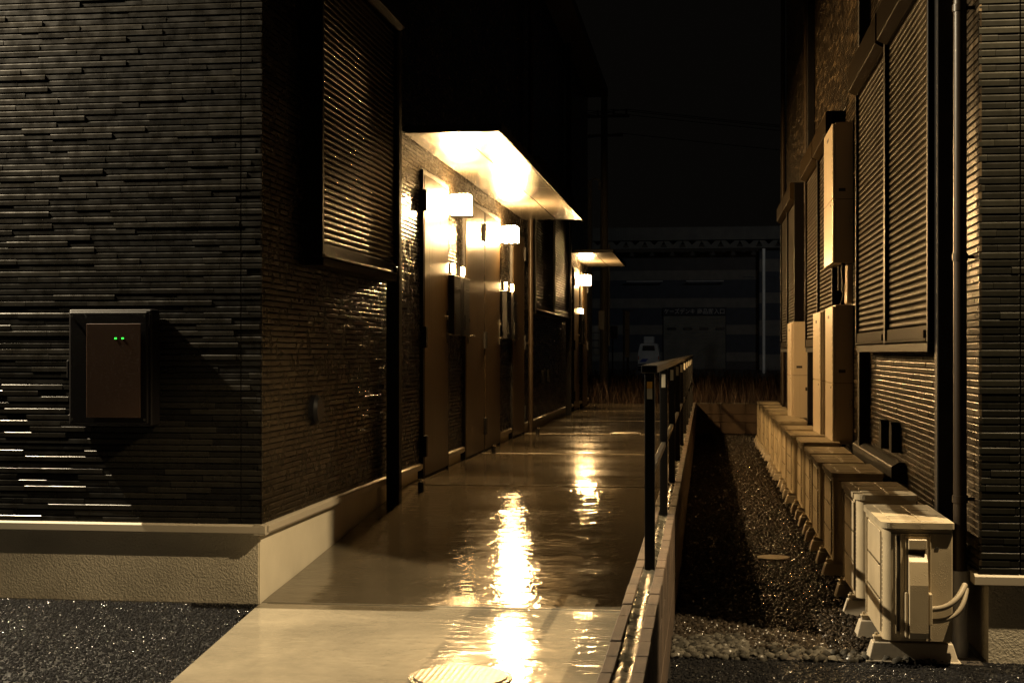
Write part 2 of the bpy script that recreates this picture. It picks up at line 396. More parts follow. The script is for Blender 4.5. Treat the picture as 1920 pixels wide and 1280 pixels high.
def stone_object(name, sets, material, label=None, kind='stuff', cat=None):
    V = []; L = []; LS = []; tot = 0; T = []; ls = 0
    for (v, faces, n, nb, t, *_r) in sets:
        V.append(v)
        fl = np.concatenate([np.array(f) for f in faces]); lens = np.array([len(f) for f in faces])
        idx = (np.arange(n)[:, None]*nb + fl[None, :] + tot).reshape(-1); L.append(idx)
        LS.append(np.tile(lens, n)); T.append(np.repeat(t, len(faces))); tot += n*nb
    V = np.concatenate(V); L = np.concatenate(L); lens = np.concatenate(LS); T = np.concatenate(T)
    me = bpy.data.meshes.new(name); me.vertices.add(len(V)); me.vertices.foreach_set('co', V.astype(np.float32).ravel())
    me.loops.add(len(L)); me.loops.foreach_set('vertex_index', L.astype(np.int32))
    st = np.concatenate([[0], np.cumsum(lens)[:-1]])
    me.polygons.add(len(lens)); me.polygons.foreach_set('loop_start', st.astype(np.int32))
    me.update(calc_edges=True); me.validate()
    a = me.attributes.new('tone', 'FLOAT', 'FACE'); a.data.foreach_set('value', T.astype(np.float32))
    me.materials.append(material)
    o = bpy.data.objects.new(name, me); C.objects.link(o); tag(o, label, cat, kind=kind); return o
tag(g.build('asphalt', M['asphalt']), kind='structure')
def keep(s, f):
    v, faces, n, nb, t, x, y = s; k = f(x, y)
    return v.reshape(n, nb, 3)[k].reshape(-1, 3), faces, int(k.sum()), nb, t[k], x[k], y[k]
edge = lambda y: np.where(y > 5.35, XL + (7.09 - y)*0.085, -2.12 + (5.35 - y)*0.085)
s1 = keep(stones(46000, (-4.7, -1.9, 4.6, 7.07), (0.0035, 0.0085), -0.001, 0.003, 0.7, 11, True), lambda x, y: x < edge(y) - 0.008)
s2 = stones(24000, (-0.14, 2.6, 4.6, 6.16), (0.0035, 0.0085), -0.001, 0.003, 0.7, 12)
stone_object('asphalt_chips', [s1, s2], M['chips'], 'glistening wet black asphalt chips in the foreground', cat='asphalt')

# gravel strip between the block wall and the right building
g = MB(); g.add([(XB1, 6.1, 0.004), (XR, 6.1, 0.004), (XR, 22.8, 0.004), (XB1, 22.8, 0.004)], [(0,1,2,3)])
tag(g.build('soil', M['soil']), kind='structure')
sA = stones(30000, (XB1+0.01, 0.95, 6.3, 11.0), (0.006, 0.015), -0.001, 0.012, 0.75, 21)
sB = stones(26000, (XB1+0.01, 0.9, 11.0, 22.7), (0.008, 0.019), -0.001, 0.012, 0.75, 22)
stone_object('gravel', [sA, sB], M['gravel'], 'dark wet gravel between the block wall and the air conditioners', cat='gravel')
sC = keep(stones(2600, (XB1+0.01, 0.98, 6.08, 6.72), (0.009, 0.024), 0.0, 0.014, 0.8, 31),
          lambda x, y: (np.abs(np.sin(x*913.7+y*331.3)) < np.where(x < 0.18, 1.0, 0.45)) & (y < 6.34 + 0.10*np.sin(x*7) + 0.16*(x < 0.15) ) )
stone_object('pale_gravel', [sC], M['pale_gravel'], 'pale crushed stones along the asphalt edge before the dark gravel', cat='gravel')

# concrete path: slabs with joints
pb = MB()
def slab(y0, y1, nx=10):
    ny = max(3, int((y1-y0)/0.15))
    ys = [y0 + (y1-y0)*i/ny for i in range(ny+1)]
    rows = []
    for j, y in enumerate(ys):
        xl = XL - 0.004 if y >= YF else float(edge(np.array(y)))
        zz = zpath(y) + (-0.004 if j in (0, ny) else 0)
        rows.append([(xl + (XB0 - xl)*i/nx, y, zz) for i in range(nx+1)])
    vs = [p for r in rows for p in r]; fs = []
    for j in range(ny):
        for i in range(nx):
            a = j*(nx+1)+i; fs.append((a, a+1, a+nx+2, a+nx+1))
    pb.add(vs, fs, True)
    # edges down into the joint
    for (r, s) in ((rows[0], 1), (rows[-1], -1)):
        vv = list(r) + [(p[0], p[1], p[2]-0.02) for p in r]; k = len(r)
        pb.add(vv, [(i, i+1, k+i+1, k+i) for i in range(k-1)])
    vv = [r[0] for r in rows] + [(r[0][0], r[0][1], r[0][2]-0.06) for r in rows]; k = len(rows)
    pb.add(vv, [(i, i+1, k+i+1, k+i) for i in range(k-1)])
js = [0.2, 3.65, 7.11, 10.75, 14.2, 17.65, 21.1, 24.55, 28.3]
for a, b in zip(js[:-1], js[1:]): slab(a+0.005, b-0.005)
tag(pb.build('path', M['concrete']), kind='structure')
jb = MB()
for y in js[1:-1]:
    z = zpath(y); pts = [(y-0.0048, z-0.02), (y+0.0048, z-0.02), (y+0.0048, z-0.002), (y+0.0025, z+0.0015), (y-0.0025, z+0.0015), (y-0.0048, z-0.002)]
    jb.prism(pts, 'x', XL+0.002 if y > 7.12 else XL+0.03, XB0-0.001)
M['joint'] = mat('joint_highlight', (0.20, 0.18, 0.14), 0.25, spec=0.6)  # pale raised strip, added so each joint shows a bright highlight
tag(jb.build('path_joints', M['joint']), kind='structure')

# ------------------------------------------------------------------ shutters window
def shutter_mesh(x, sgn, y0, y1, z0, z1, pitch=0.037, depth=0.011):
    """corrugated roller shutter in the plane X=x, bulging towards sgn"""
    m = MB(); n = int((z1-z0)/pitch); pr = []
    for i in range(n):
        zb = z0 + (z1-z0)*i/n; h = (z1-z0)/n
        for t, d in ((0.0, 0.0), (0.08, 0.55), (0.2, 0.9), (0.34, 1.0), (0.6, 0.86), (0.86, 0.62), (0.90, 0.45), (0.94, -0.35)):
            pr.append((zb + t*h, x + sgn*depth*d))
    pr.append((z1, x))
    vs = []
    for (z, xx) in pr: vs += [(xx, y0, z), (xx, y1, z)]
    m.add(vs, [(2*i, 2*i+1, 2*i+3, 2*i+2) for i in range(len(pr)-1)], True)
    return m
def window(parent, xw, sgn, spans, z0, z1, boxh, prot, smat, label=None, topbox=True):
    """shutter window on wall X=xw, projecting sgn*prot. part 'window' = frame; sub-parts shutters"""
    y0, y1 = spans[0][0], spans[-1][1]
    f = MB(); t = 0.035; xo = xw + sgn*prot
    f.box(xw, xo, y0-t, y0, z0, z1+boxh); f.box(xw, xo, y1, y1+t, z0, z1+boxh)
    f.box(xw, xo-sgn*0.004, y0, y1, z0-0.045, z0)
    for (a, b), (c, d) in zip(spans[:-1], spans[1:]):
        f.box(xw, xo+sgn*0.004, b, c, z0, z1+boxh)
    fr = f.build('window', M['frame'], parent, 0.003, 1)
    if label: fr['label'] = label
    for (a, b) in spans:
        shutter_mesh(xo - sgn*0.028, sgn, a+0.001, b-0.001, z0+0.085, z1).build('shutter', smat, fr)
        r = MB(); r.box(xo-sgn*0.034, xo-sgn*0.006, a+0.002, b-0.002, z0+0.004, z0+0.083)
        r.box(xo-sgn*0.006, xo+sgn*0.004, a+0.002, b-0.002, z0+0.006, z0+0.020)
        e = a + 0.05 if sgn < 0 else b - 0.05
        r.box(xo-sgn*0.006, xo+sgn*0.010, e-0.02, e+0.02, z0+0.022, z0+0.06)
        r.build('bottom_rail', smat, fr, 0.003, 1)
        bx = MB(); xa = xo + sgn*0.05
        pts = [(xw, z1), (xo-sgn*0.005, z1), (xa, z1+0.03), (xa, z1+boxh-0.012), (xa-sgn*0.012, z1+boxh), (xw, z1+boxh)]
        bx.prism(pts if sgn > 0 else pts[::-1], 'y', a-t+0.004 if a == y0 else a, b+t-0.004 if b == y1 else b)
        bx.build('shutter_box', M['shutter_dark'] if smat is M['shutter_dark'] else smat, fr, 0.004, 2)
    return fr

# ------------------------------------------------------------------ LEFT BUILDING
LBd = empty('apartment_building', (0, 0, 0), 'dark tiled apartment building on the left of the path with oak doors and lit porches', 'building', 'apartment buildings facing each other across the path')
LB = LBd
YE = 27.6; HB = 6.3; ZF = 0.415
b = MB(); b.box(-9.5, XL-0.0, YF, YE, 0.36, HB)
b.build('wall_core', M['backing'], LB)
fnd = MB(); fnd.box(-9.5, XL-0.022, YF+0.022, YE-0.02, -0.05, 0.36)
fnd.build('foundation', M['render'], LB)
fs2 = MB(); fs2.box(XL-0.022, XL-0.016, YF+0.03, YE-0.02, -0.05, 0.36)
fs2.build('foundation_side', M['render_smooth'], LB)
fl = MB()
def drip(seg, axis, a, b, base, sgn):
    # base = wall coordinate, sgn = outward direction; profile in (horizontal, z)
    pts = [(base-sgn*0.03, ZF), (base+sgn*0.004, ZF), (base+sgn*0.030, ZF-0.010), (base+sgn*0.030, ZF-0.046), (base+sgn*0.022, ZF-0.046), (base+sgn*0.022, ZF-0.055), (base-sgn*0.03, ZF-0.055)]
    seg.prism(pts, axis, a, b)
fl = MB(); drip(fl, 'x', -9.5, XL+0.030, YF, -1)
fl.build('flashing', M['flashing'], LB, 0.0015, 1)
door_y = [(11.25, 12.30), (13.26, 14.33), (14.42, 15.49), (16.57, 17.60), (24.45, 25.35), (26.15, 27.15)]
segs = []; cur = YF - 0.0290
for (a, b_) in door_y:
    segs.append((cur, a-0.07)); cur = b_+0.05
segs.append((cur, YE))
fl = MB()
for (a, b_) in segs:
    if b_ - a > 0.1:
        fl = MB(); drip(fl, 'y', a, b_, XL, 1); fl.build('flashing', M['flashing'], LB, 0.0015, 1)
b = MB(); b.box(XL-0.002, XL+0.0304, YF-0.0304, YF+0.012, ZF-0.0468, ZF-0.0095); b.build('flashing_corner', M['flashing'], LB)
# front face
siding('wall', LB, M['siding_front'], (0, YF, 0), (1, 0, 0), (0, -1, 0), -6.4, XL+0.010, ZF, 5.2, seams=(-2.372, -5.3), seed=4)
dz = 2.744
holes = [(a-0.06, b_+0.04, 0, dz+0.03) for (a, b_) in door_y] + [(14.2, 14.5, 0, dz+0.03), (7.85, 9.87, 1.82, 3.85), (18.15, 22.85, 1.82, 3.85)]
siding('wall', LB, M['siding_side'], (XL, 0, 0), (0, 1, 0), (1, 0, 0), YF-0.010, YE, ZF, HB, holes=holes, seams=(7.235, 11.02, 14.37, 17.9, 20.5, 23.9), seed=5, prot=0.75)
window(LB, XL, 1, [(7.885, 9.835)], 1.84, 3.56, 0.26, 0.118, M['shutter_dark'], 'dark shuttered window near the corner, above the round vent')
window(LB, XL, 1, [(18.2, 20.4), (20.48, 22.8)], 1.84, 3.56, 0.26, 0.118, M['shutter'], 'dark double shuttered window between the two lit porches')
# black drain post by the window, brown downpipe beyond the doors
p = MB(); p.box(XL+0.03, XL+0.125, 9.86, 9.95, 0.19, HB); p.build('downpipe', M['black_matt'], LB, 0.006, 2)
p = MB(); p.cyl((XL+0.075, 17.92, 0.28), 0.032, HB-0.3, n=16)
for z in (1.4, 3.2, 5): p.cyl((XL+0.075, 17.92, z), 0.040, 0.03, n=16); p.box(XL, XL+0.06, 17.90, 17.94, z+0.005, z+0.025)
p.build('downpipe', M['pipe_brown'], LB)
p = MB(); p.box(XL+0.03, XL+0.12, 22.95, 23.04, 0.28, HB); p.build('downpipe', M['black_matt'], LB, 0.006, 2)
# round vent
v = MB(); v.cyl((XL, 8.06, 0.965), 0.088, 0.030, 'x', 32); v.cyl((XL+0.030, 8.06, 0.965), 0.088, 0.018, 'x', 32, 0.070)
v.build('vent_cover', M['black'], LB)
for yy in (19.7, 20.4):
    v = MB(); v.box(XL, XL+0.06, yy-0.09, yy+0.09, 0.86, 1.06); v.build('vent_cover', M['black'], LB, 0.02, 3)
# doors
def door(y0, y1, hinge_near, zp, label):
    x = XL
    fr = MB(); t = 0.045
    fr.box(x-0.05, x+0.030, y0-t, y0-0.004, zp, dz+0.02); fr.box(x-0.05, x+0.030, y1+0.004, y1+t-0.005, zp, dz+0.02)
    fr.box(x-0.05, x+0.030, y0-0.004, y1+0.004, dz-0.015, dz+0.02)
    fr.box(x-0.05, x+0.012, y0-0.004, y1+0.004, zp, zp+0.018)
    d = MB(); d.box(x-0.03, x+0.034, y0, y1, zp+0.022, dz-0.02)
    do = d.build('door', M['wood'], LB, 0.003, 2)
    do['label'] = label
    fr.build('door_frame', M['black_matt'], do)
    ye = y0 + 0.07 if not hinge_near else y1 - 0.07
    s = 1 if not hinge_near else -1
    h = MB(); h.box(x+0.034, x+0.040, ye-0.022, ye+0.022, 1.38, 1.66)
    h.tube([(x+0.04, ye, 1.455), (x+0.075, ye, 1.455)], 0.010); h.tube([(x+0.075, ye-0.008*s, 1.455), (x+0.078, ye+s*0.06, 1.455), (x+0.075, ye+s*0.135, 1.455)], 0.010)
    h.cyl((x+0.04, ye, 1.60), 0.019, 0.014, 'x', 16)
    h.build('handle', M['chrome'], do)
    yh = y0 - 0.02 if hinge_near else y1 + 0.02
    for z in (2.52, 1.42, zp+0.26):
        hh = MB(); hh.box(x+0.030, x+0.056, yh-0.030, yh+0.030, z-0.085, z+0.085)
        hh.build('hinge', M['black_matt'], do, 0.004, 1)
    return do
zp = 0.285
door(*door_y[0], True, zp, 'oak door nearest the street, left of the first porch lamp')
door(*door_y[1], False, zp, 'second oak door, just beyond the first porch lamp')
door(*door_y[2], True, zp, 'third oak door, just before the second porch lamp')
door(*door_y[3], False, zp, 'fourth oak door, beyond the second porch lamp')
door(*door_y[4], True, zp, 'oak door before the farthest porch lamp')
door(*door_y[5], False, zp, 'last oak door beyond the farthest porch lamp')
# letterboxes with lit nameplates on the strips between doors
def letterboxes(ya, yb):
    for yy in (ya, yb):
        q = MB(); q.box(XL, XL+0.085, yy-0.16, yy+0.16, 1.45, 1.98)
        bo = q.build('letterbox', M['black'], LB, 0.006, 2)
        q = MB(); q.box(XL+0.088, XL+0.091, yy-0.10, yy+0.10, 1.86, 1.875); q.build('slot_trim', M['chrome'], bo)
        q = MB(); q.box(XL+0.088, XL+0.094, yy-0.14, yy-0.13, 1.50, 1.64); q.build('edge_trim', M['chrome'], bo)
        q = MB(); q.box(XL, XL+0.035, yy-0.055, yy+0.055, 1.995, 2.09); q.box(XL+0.035, XL+0.042, yy-0.055, yy+0.055, 1.995, 2.003)
        no = q.build('nameplate', M['black'], LB, 0.002, 1)
        q = MB(); q.box(XL+0.036, XL+0.060, yy-0.030, yy+0.030, 2.004, 2.086); q.build('light_panel', M['plate_lit'], no, 0.006, 2)
letterboxes(12.48, 12.98); letterboxes(15.86, 16.38); letterboxes(25.5, 25.95)
# canopies
def canopy(y0, y1, joint, x1=-1.514):
    f = MB(); zs = 2.947
    f.box(XL+0.012, x1, y0, y1, zs+0.012, zs+0.055)
    c = f.build('canopy', M['black_matt'], LB, 0.004, 1)
    s = MB(); xs = [XL+0.014, -1.834, x1-0.006]; ys = [y0+0.006, joint, y1-0.006]
    for a, b2 in zip(xs[:-1], xs[1:]):
        for c0, c1 in zip(ys[:-1], ys[1:]):
            s.box(a+0.007, b2-0.007, c0+0.009, c1-0.009, zs, zs+0.010)
    s.build('soffit', M['soffit'], c)
    e = MB(); e.box(x1, x1+0.010, y0-0.004, y1+0.004, zs-0.010, zs+0.062); e.build('edge_trim', M['frame'], c, 0.002, 1)
canopy(10.50, 17.62, 14.20)
canopy(23.60, 27.4, 25.6)
r = MB(); r.box(-9.9, XL+0.38, YF-0.35, YE+0.3, HB, HB+0.16); r.build('roof', M['roof'], LB)
# wall lamps
def wall_lamp(y, label):
    e = empty('wall_lamp', (XL, y, 2.60), label, 'wall lamp', 'porch lamps beside the oak doors')
    b = MB(); b.box(0.008, 0.034, -0.065, 0.065, -0.085, 0.085); b.box(0.034, 0.045, -0.04, 0.04, -0.05, 0.05)
    b.build('bracket', M['black_matt'], e, 0.003, 1)
    gl = MB(); gl.box(0.045, 0.215, -0.085, 0.085, -0.092, 0.092); gl.build('glass', M['glass_lit'], e, 0.02, 3)
    cp = MB(); cp.box(0.038, 0.222, -0.092, 0.092, -0.104, -0.096); cp.build('base_cap', M['black_matt'], e, 0.002, 1)
wall_lamp(12.42, 'lit square glass wall lamp nearest the camera, under the long canopy')
wall_lamp(15.62, 'second lit square glass wall lamp, near the far end of the long canopy')
wall_lamp(25.72, 'farthest lit glass wall lamp, under the small distant canopy')

# meter box on the front face
mb_ = empty('meter_box', (-3.02, YF, 0.92), 'dark meter box with smoked window and two green lights on the left facade', 'meter box')
b = MB(); b.box(-0.235, 0.215, -0.125, -0.012, 0, 0.60); b.build('casing', M['meter'], mb_, 0.012, 3)
b = MB(); b.box(-0.222, 0.202, -0.150, -0.127, 0.012, 0.588); b.build('lid', M['meter'], mb_, 0.010, 3)
b = MB(); b.box(-0.125, 0.165, -0.1535, -0.151, 0.045, 0.525); b.build('window', M['meter_window'], mb_, 0.001, 1)
b = MB(); b.box(-0.256, -0.238, -0.11, -0.03, 0.24, 0.34); b.build('latch', M['meter'], mb_, 0.008, 2)
for xx in (-0.205, 0.185):
    for zz_ in (0.035, 0.565):
        b = MB(); b.cyl((xx, -0.1505, zz_), 0.006, -0.003, 'y', 12); b.build('screw', M['ac_dark'], mb_)
for xx in (0.032, 0.070):
    b = MB(); b.box(xx-0.006, xx+0.006, -0.1542, -0.1536, 0.447, 0.454); b.build('indicator_light', M['led'], mb_)

# ------------------------------------------------------------------ RIGHT BUILDING
RB = empty('apartment_building', (0, 0, 0), 'dark tiled building on the right with brown roller shutters above the row of air conditioners', 'building', 'apartment buildings facing each other across the path')
ZG = 0.375; YE2 = 20.4
b = MB(); b.box(XR, 8.5, YR, YE2, 0.33, HB+0.4); b.build('wall_core', M['backing'], RB)
b = MB(); b.box(XR+0.03, 8.5, YR+0.004, YE2-0.02, -0.05, 0.33); b.build('foundation', M['render'], RB)
siding('wall', RB, M['siding_right_front'], (0, YR, 0), (1, 0, 0), (0, -1, 0), XR-0.010, 4.2, ZG, 5.0, seams=(1.30, 3.4), seed=14, pitch=0.0313)
holesR = [(6.86, 10.02, 1.33, 3.30), (11.85, 15.05, 1.33, 3.30), (16.8, 19.9, 1.33, 3.30)]
siding('wall', RB, M['siding_right'], (XR, 0, 0), (0, 1, 0), (-1, 0, 0), YR-0.010, YE2, ZG, HB+0.4, holes=holesR, seams=(6.45, 8.75, 10.8, 12.9, 15.6, 18.4), seed=15, tl=0.21)
f2 = MB()
pts = [(YR+0.03, ZG), (YR-0.004, ZG), (YR-0.022, ZG-0.010), (YR-0.022, ZG-0.045), (YR+0.03, ZG-0.045)]
f2.prism(pts, 'x', XR-0.03, 8.5); f2.build('flashing', M['flashing'], RB, 0.0015, 1)
f2 = MB(); f2.box(XR-0.03, XR+0.03, YR+0.03, YE2, ZG-0.045, ZG-0.001); f2.build('flashing', M['flashing'], RB, 0.002, 1)
window(RB, XR, -1, [(6.865, 8.38), (8.46, 10.0)], 1.345, 3.06, 0.21, 0.118, M['shutter'], 'nearest pair of brown roller shutters, beside the downpipe')
window(RB, XR, -1, [(11.9, 13.36), (13.42, 15.0)], 1.345, 3.06, 0.21, 0.118, M['shutter'], 'middle pair of brown roller shutters, behind the water heaters')
window(RB, XR, -1, [(16.85, 18.3), (18.36, 19.85)], 1.345, 3.06, 0.21, 0.118, M['shutter'], 'farthest pair of brown roller shutters, behind the single far water heater')
for yy in (6.80, 10.16, 15.15):
    p = MB(); p.box(XR-0.085, XR-0.012, yy-0.04, yy+0.04, 0.05, 6.5); p.build('downpipe', M['black_matt'], RB, 0.006, 2)
# round downpipe by the corner
p = MB(); p.cyl((1.078, 6.27, 0.36), 0.028, 6.2, n=20)
for z in (0.66, 1.69, 2.75, 3.9): p.cyl((1.078, 6.27, z), 0.033, 0.03, n=20); p.box(1.10, XR, 6.262, 6.278, z+0.008, z+0.022)
dp = p.build('downpipe', M['pipe_brown'], RB)
p = MB(); p.cyl((1.078, 6.27, 0.0), 0.034, 0.30, n=20); p.cyl((1.078, 6.27, 0.28), 0.040, 0.09, n=20); p.build('grey_socket', M['pipe_grey'], dp)
p = MB(); p.cyl((1.085, 15.6, 2.9), 0.03, 3.5, n=14); p.build('downpipe', M['pipe_brown'], RB)
p = MB(); p.cyl((1.085, 20.3, 0.0), 0.032, 6.4, n=14)
for z in (1.2, 2.4, 4): p.cyl((1.085, 20.3, z), 0.038, 0.04, n=14)
p.build('downpipe', M['pipe_brown'], RB)
# pipe cover along the wall, vent hoods
p = MB(); pts = [(XR-0.012, 0.55), (XR-0.012, 0.67), (XR-0.05, 0.67), (XR-0.09, 0.645), (XR-0.09, 0.55)]
p.prism(pts, 'y', 8.35, 10.5); p.build('pipe_cover', M['black'], RB, 0.006, 2)
for yy, z0_ in ((9.12, 0.70), (8.62, 0.71)):
    p = MB(); p.prism(rrect(yy-0.055, yy+0.055, z0_, z0_+0.18, (0.008, 0.008, 0.05, 0.05)), 'x', XR-0.012, XR-0.062)
    p.build('vent_cover', M['black'], RB, 0.004, 2)
r = MB(); r.box(XR-0.42, 9.0, YR-0.35, YE2+0.35, HB+0.4, HB+0.56); r.build('roof', M['roof'], RB)

# ------------------------------------------------------------------ BLOCK WALL with railing
BW = empty('block_wall', (0, 0, 0), 'low concrete block wall with mortar filled top between path and gravel', 'wall')
b = MB(); rg = random.Random(5); y = 2.0; i = 0
while y < 22.75:
    L = 0.195
    for (xa, xb) in ((XB0, XB0+0.034), (XB1-0.036, XB1)):
        dzz = rg.uniform(-0.002, 0.002); dx = rg.uniform(-0.0012, 0.0012)
        b.box(xa+dx, xb+dx, y+0.0035, y+L-0.0035, ZT-0.12, ZT+dzz)
    y += L
b.build('cut_top_blocks', M['block'], BW, 0.003, 1)
b = MB()
for zr, (za, zb) in enumerate(((-0.02, 0.185), (0.19, ZT-0.122))):
    y = 2.0 - (0.195 if zr % 2 else 0)
    while y < 22.75:
        b.box(XB0, XB1-0.001, y+0.003, y+0.387, za, zb); y += 0.39
b.build('blocks', M['block'], BW, 0.003, 1)
b = MB(); nx, ny = 6, 900; vs = []; fs = []
for j in range(ny+1):
    for i in range(nx+1):
        yy = 2.0 + 20.78*j/ny; xx = XB0+0.030 + (XB1-0.032-XB0-0.030)*i/nx
        e = (1 - (2*i/nx-1)**4)
        vs.append((xx, yy, ZT-0.010 + 0.007*math.sin(i*1.7+j*0.05)*rg.random()*e + (0.006*rg.random() if i < 2 else 0.0)))
for j in range(ny):
    for i in range(nx):
        a = j*(nx+1)+i; fs.append((a, a+1, a+nx+2, a+nx+1))
b.add(vs, fs, True); b.box(XB0+0.036, XB1-0.038, 2.0, 22.78, 0.0, ZT-0.03); b.build('mortar_fill', M['mortar'], BW)
b = MB()
for zr, (za, zb) in enumerate(((-0.02, 0.185), (0.19, 0.315), (0.32, ZT-0.02))):
    xx = XB1 + 0.004 - (0.195 if zr % 2 else 0)
    while xx < XR+0.1:
        b.box(max(xx, XB1+0.003)+0.002, min(xx+0.387, XR+0.3), 22.8, 22.92, za, zb); xx += 0.39
BW2 = empty('block_wall', (0, 0, 0), 'cross wall of concrete blocks closing the far end of the gravel', 'wall')
b.build('blocks', M['block'], BW2, 0.003, 1)
b = MB(); b.box(XB1+0.006, XR+0.28, 22.82, 22.90, ZT-0.02, ZT-0.008); b.build('mortar_fill', M['mortar'], BW2)

RL = empty('handrail', (-0.204, 5.33, ZT), 'black metal handrail standing on the block wall beside the path', 'railing')
for k in range(10):
    yy = 1.79*k
    p = MB(); p.box(-0.019, 0.019, yy-0.019, yy+0.019, -0.03, 0.72); po = p.build('post', M['black'], RL, 0.002, 1)
    p = MB()
    if k == 0:
        p.box(-0.010, 0.009, yy-0.0215, yy-0.0196, 0.665, 0.690); p.build('reflector', M['reflect_y'], po)
        p = MB(); p.box(-0.010, 0.009, yy-0.0215, yy-0.0196, 0.626, 0.6645); p.build('reflector', M['reflect_w'], po)
    else:
        p.box(-0.010, 0.009, yy-0.0215, yy-0.0196, 0.625, 0.69); p.build('reflector', M['reflect_w'], po)
p = MB(); p.box(-0.030, 0.030, -0.06, 1.79*9+0.06, 0.722, 0.752); p.build('top_rail', M['black'], RL, 0.004, 2)
p = MB()
for k in range(9): p.box(-0.011, 0.011, 1.79*k+0.021, 1.79*(k+1)-0.021, 0.33, 0.355)
p.build('mid_rail', M['black'], RL, 0.002, 1)

# ------------------------------------------------------------------ AIR CONDITIONERS
def pipe_path(p): return p
def make_ac(loc, label):
    L, D, H = 0.70, 0.278, 0.475
    e = empty('air_conditioner_unit', loc, label, 'air conditioner', 'outdoor air conditioner units in a row along the right wall')
    b = MB(); b.prism(rrect(0, D, 0, L, (0.040, 0.006, 0.006, 0.040), 6), 'z', 0.012, H)
    o = b.build('casing', M['ac'], e)
    for p in o.data.polygons: p.use_smooth = abs(p.normal.z) < 0.5 and abs(p.normal.x) < 0.98 and abs(p.normal.y) < 0.98
    # seams, vertical slot and embossed frame on the near end
    s = MB()
    s.box(0.054, 0.064, -0.0012, 0.001, 0.05, 0.445)
    s.box(0.030, 0.270, -0.0012, 0.001, 0.4555, 0.459)
    s.build('slot', M['ac_dark'], o)
    s = MB(); s.box(0.066, 0.070, -0.004, 0.002, 0.04, 0.452); s.box(0.048, 0.052, -0.004, 0.002, 0.04, 0.452)
    for (a, c) in ((0.085, 0.090), (0.186, 0.191)): s.box(a, c, -0.0035, 0.002, 0.022, 0.447)
    s.box(0.091, 0.185, -0.0035, 0.002, 0.441, 0.446)
    s.build('trim', M['ac'], o, 0.0012, 1)
    # lid
    b = MB(); b.prism(rrect(-0.010, D+0.006, -0.010, L+0.010, (0.046, 0.010, 0.010, 0.046), 6), 'z', H+0.001, H+0.026)
    lid = b.build('lid', M['ac_top'], e, 0.007, 3)
    b = MB()
    for (a, c) in ((0.045, 0.205), (0.225, 0.445), (0.465, 0.655)): b.box(0.035, 0.135, a, c, H+0.0262, H+0.0285); b.box(0.155, 0.250, a, c, H+0.0262, H+0.0285)
    b.build('raised_panel', M['ac_top'], lid, 0.001, 1)
    # front grille: frame and bars
    b = MB()
    for (za, zb) in ((0.035, 0.168), (0.174, 0.312), (0.318, 0.455)): b.box(-0.007, -0.001, 0.075, 0.53, za, zb)
    b.box(-0.012, -0.001, 0.548, 0.560, 0.03, 0.46)
    b.build('front_panel', M['ac'], e, 0.002, 1)
    b = MB()
    for z in (0.171, 0.315): b.box(-0.0095, -0.0072, 0.076, 0.529, z-0.002, z+0.002)
    b.build('guard_wire', M['chrome'], e)
    b = MB()
    for k in range(20): z = 0.06 + 0.019*k; b.box(-0.0012, 0.0012, 0.045, 0.054, z, z+0.012)
    b.build('side_slots', M['ac_dark'], e)
    # valve cover on the near end with grip recess
    b = MB(); prof = [(-0.002, 0.435), (-0.026, 0.430), (-0.026, 0.395)]
    x0, x1 = 0.098, 0.172
    b.box(x0, x1, -0.026, -0.002, 0.392, 0.434)
    b.prism([(x0, 0), (x1, 0), (x1, 0.0), (x0, 0.0)], 'z', 0.0, 0.0) if False else None
    # sloped body
    def q(y, z): return [(x0, y, z), (x1, y, z)]
    V_ = []
    P_ = [(-0.006, 0.372), (-0.042, 0.345), (-0.060, 0.25), (-0.060, 0.055), (-0.046, 0.030), (-0.002, 0.030), (-0.002, 0.372)]
    b.prism([(a, c) for a, c in P_][::-1], 'x', x0, x1)
    vc = b.build('valve_cover', M['ac'], e, 0.008, 3)
    b = MB(); b.box(x0+0.004, x1-0.004, -0.006, -0.0015, 0.374, 0.391); b.build('grip_recess', M['ac_dark'], vc)
    b = MB(); b.box(0.175, 0.190, -0.050, -0.002, 0.085, 0.215); b.box(0.084, 0.095, -0.030, -0.002, 0.030, 0.215)
    b.build('flange', M['ac'], vc, 0.004, 2)
    b = MB(); b.box(0.205, 0.222, -0.0016, 0, 0.392, 0.400); b.build('nameplate', M['ac_dark'], e)
    # pipes going back to the wall
    b = MB(); b.tube(bez((0.178, -0.028, 0.150), (0.26, -0.055, 0.150), (0.295, -0.045, 0.20), (0.330, 0.02, 0.245)), 0.0125)
    b.build('hose', M['hose'], e)
    b = MB(); b.tube(bez((0.178, -0.026, 0.100), (0.27, -0.045, 0.10), (0.315, -0.045, 0.14), (0.335, 0.02, 0.23)), 0.011)
    b.build('hose', M['hose'], e)
    # mounting feet
    for y_ in (0.11, 0.59):
        b = MB(); b.box(-0.030, D+0.012, y_-0.022, y_+0.022, 0.0, 0.011); b.cyl((-0.018, y_, 0.011), 0.007, 0.012, n=6, smooth=False)
        b.build('foot', M['ac'], e, 0.001, 1)
    return e
def copy_tree(o, parent=None):
    c = o.copy(); C.objects.link(c); c.parent = parent
    for ch in list(o.children): copy_tree(ch, c)
    return c
AY = [6.06, 7.08, 8.30, 9.30, 10.16, 11.07, 12.23, 13.24, 14.40, 15.40, 17.02, 18.03, 19.05, 20.02]
ordn = ['first', 'second', 'third', 'fourth', 'fifth', 'sixth', 'seventh', 'eighth', 'ninth', 'tenth', 'eleventh', 'twelfth', 'thirteenth', 'fourteenth']
ZA = 0.094; XA = 0.735
ac0 = None; bl0 = None
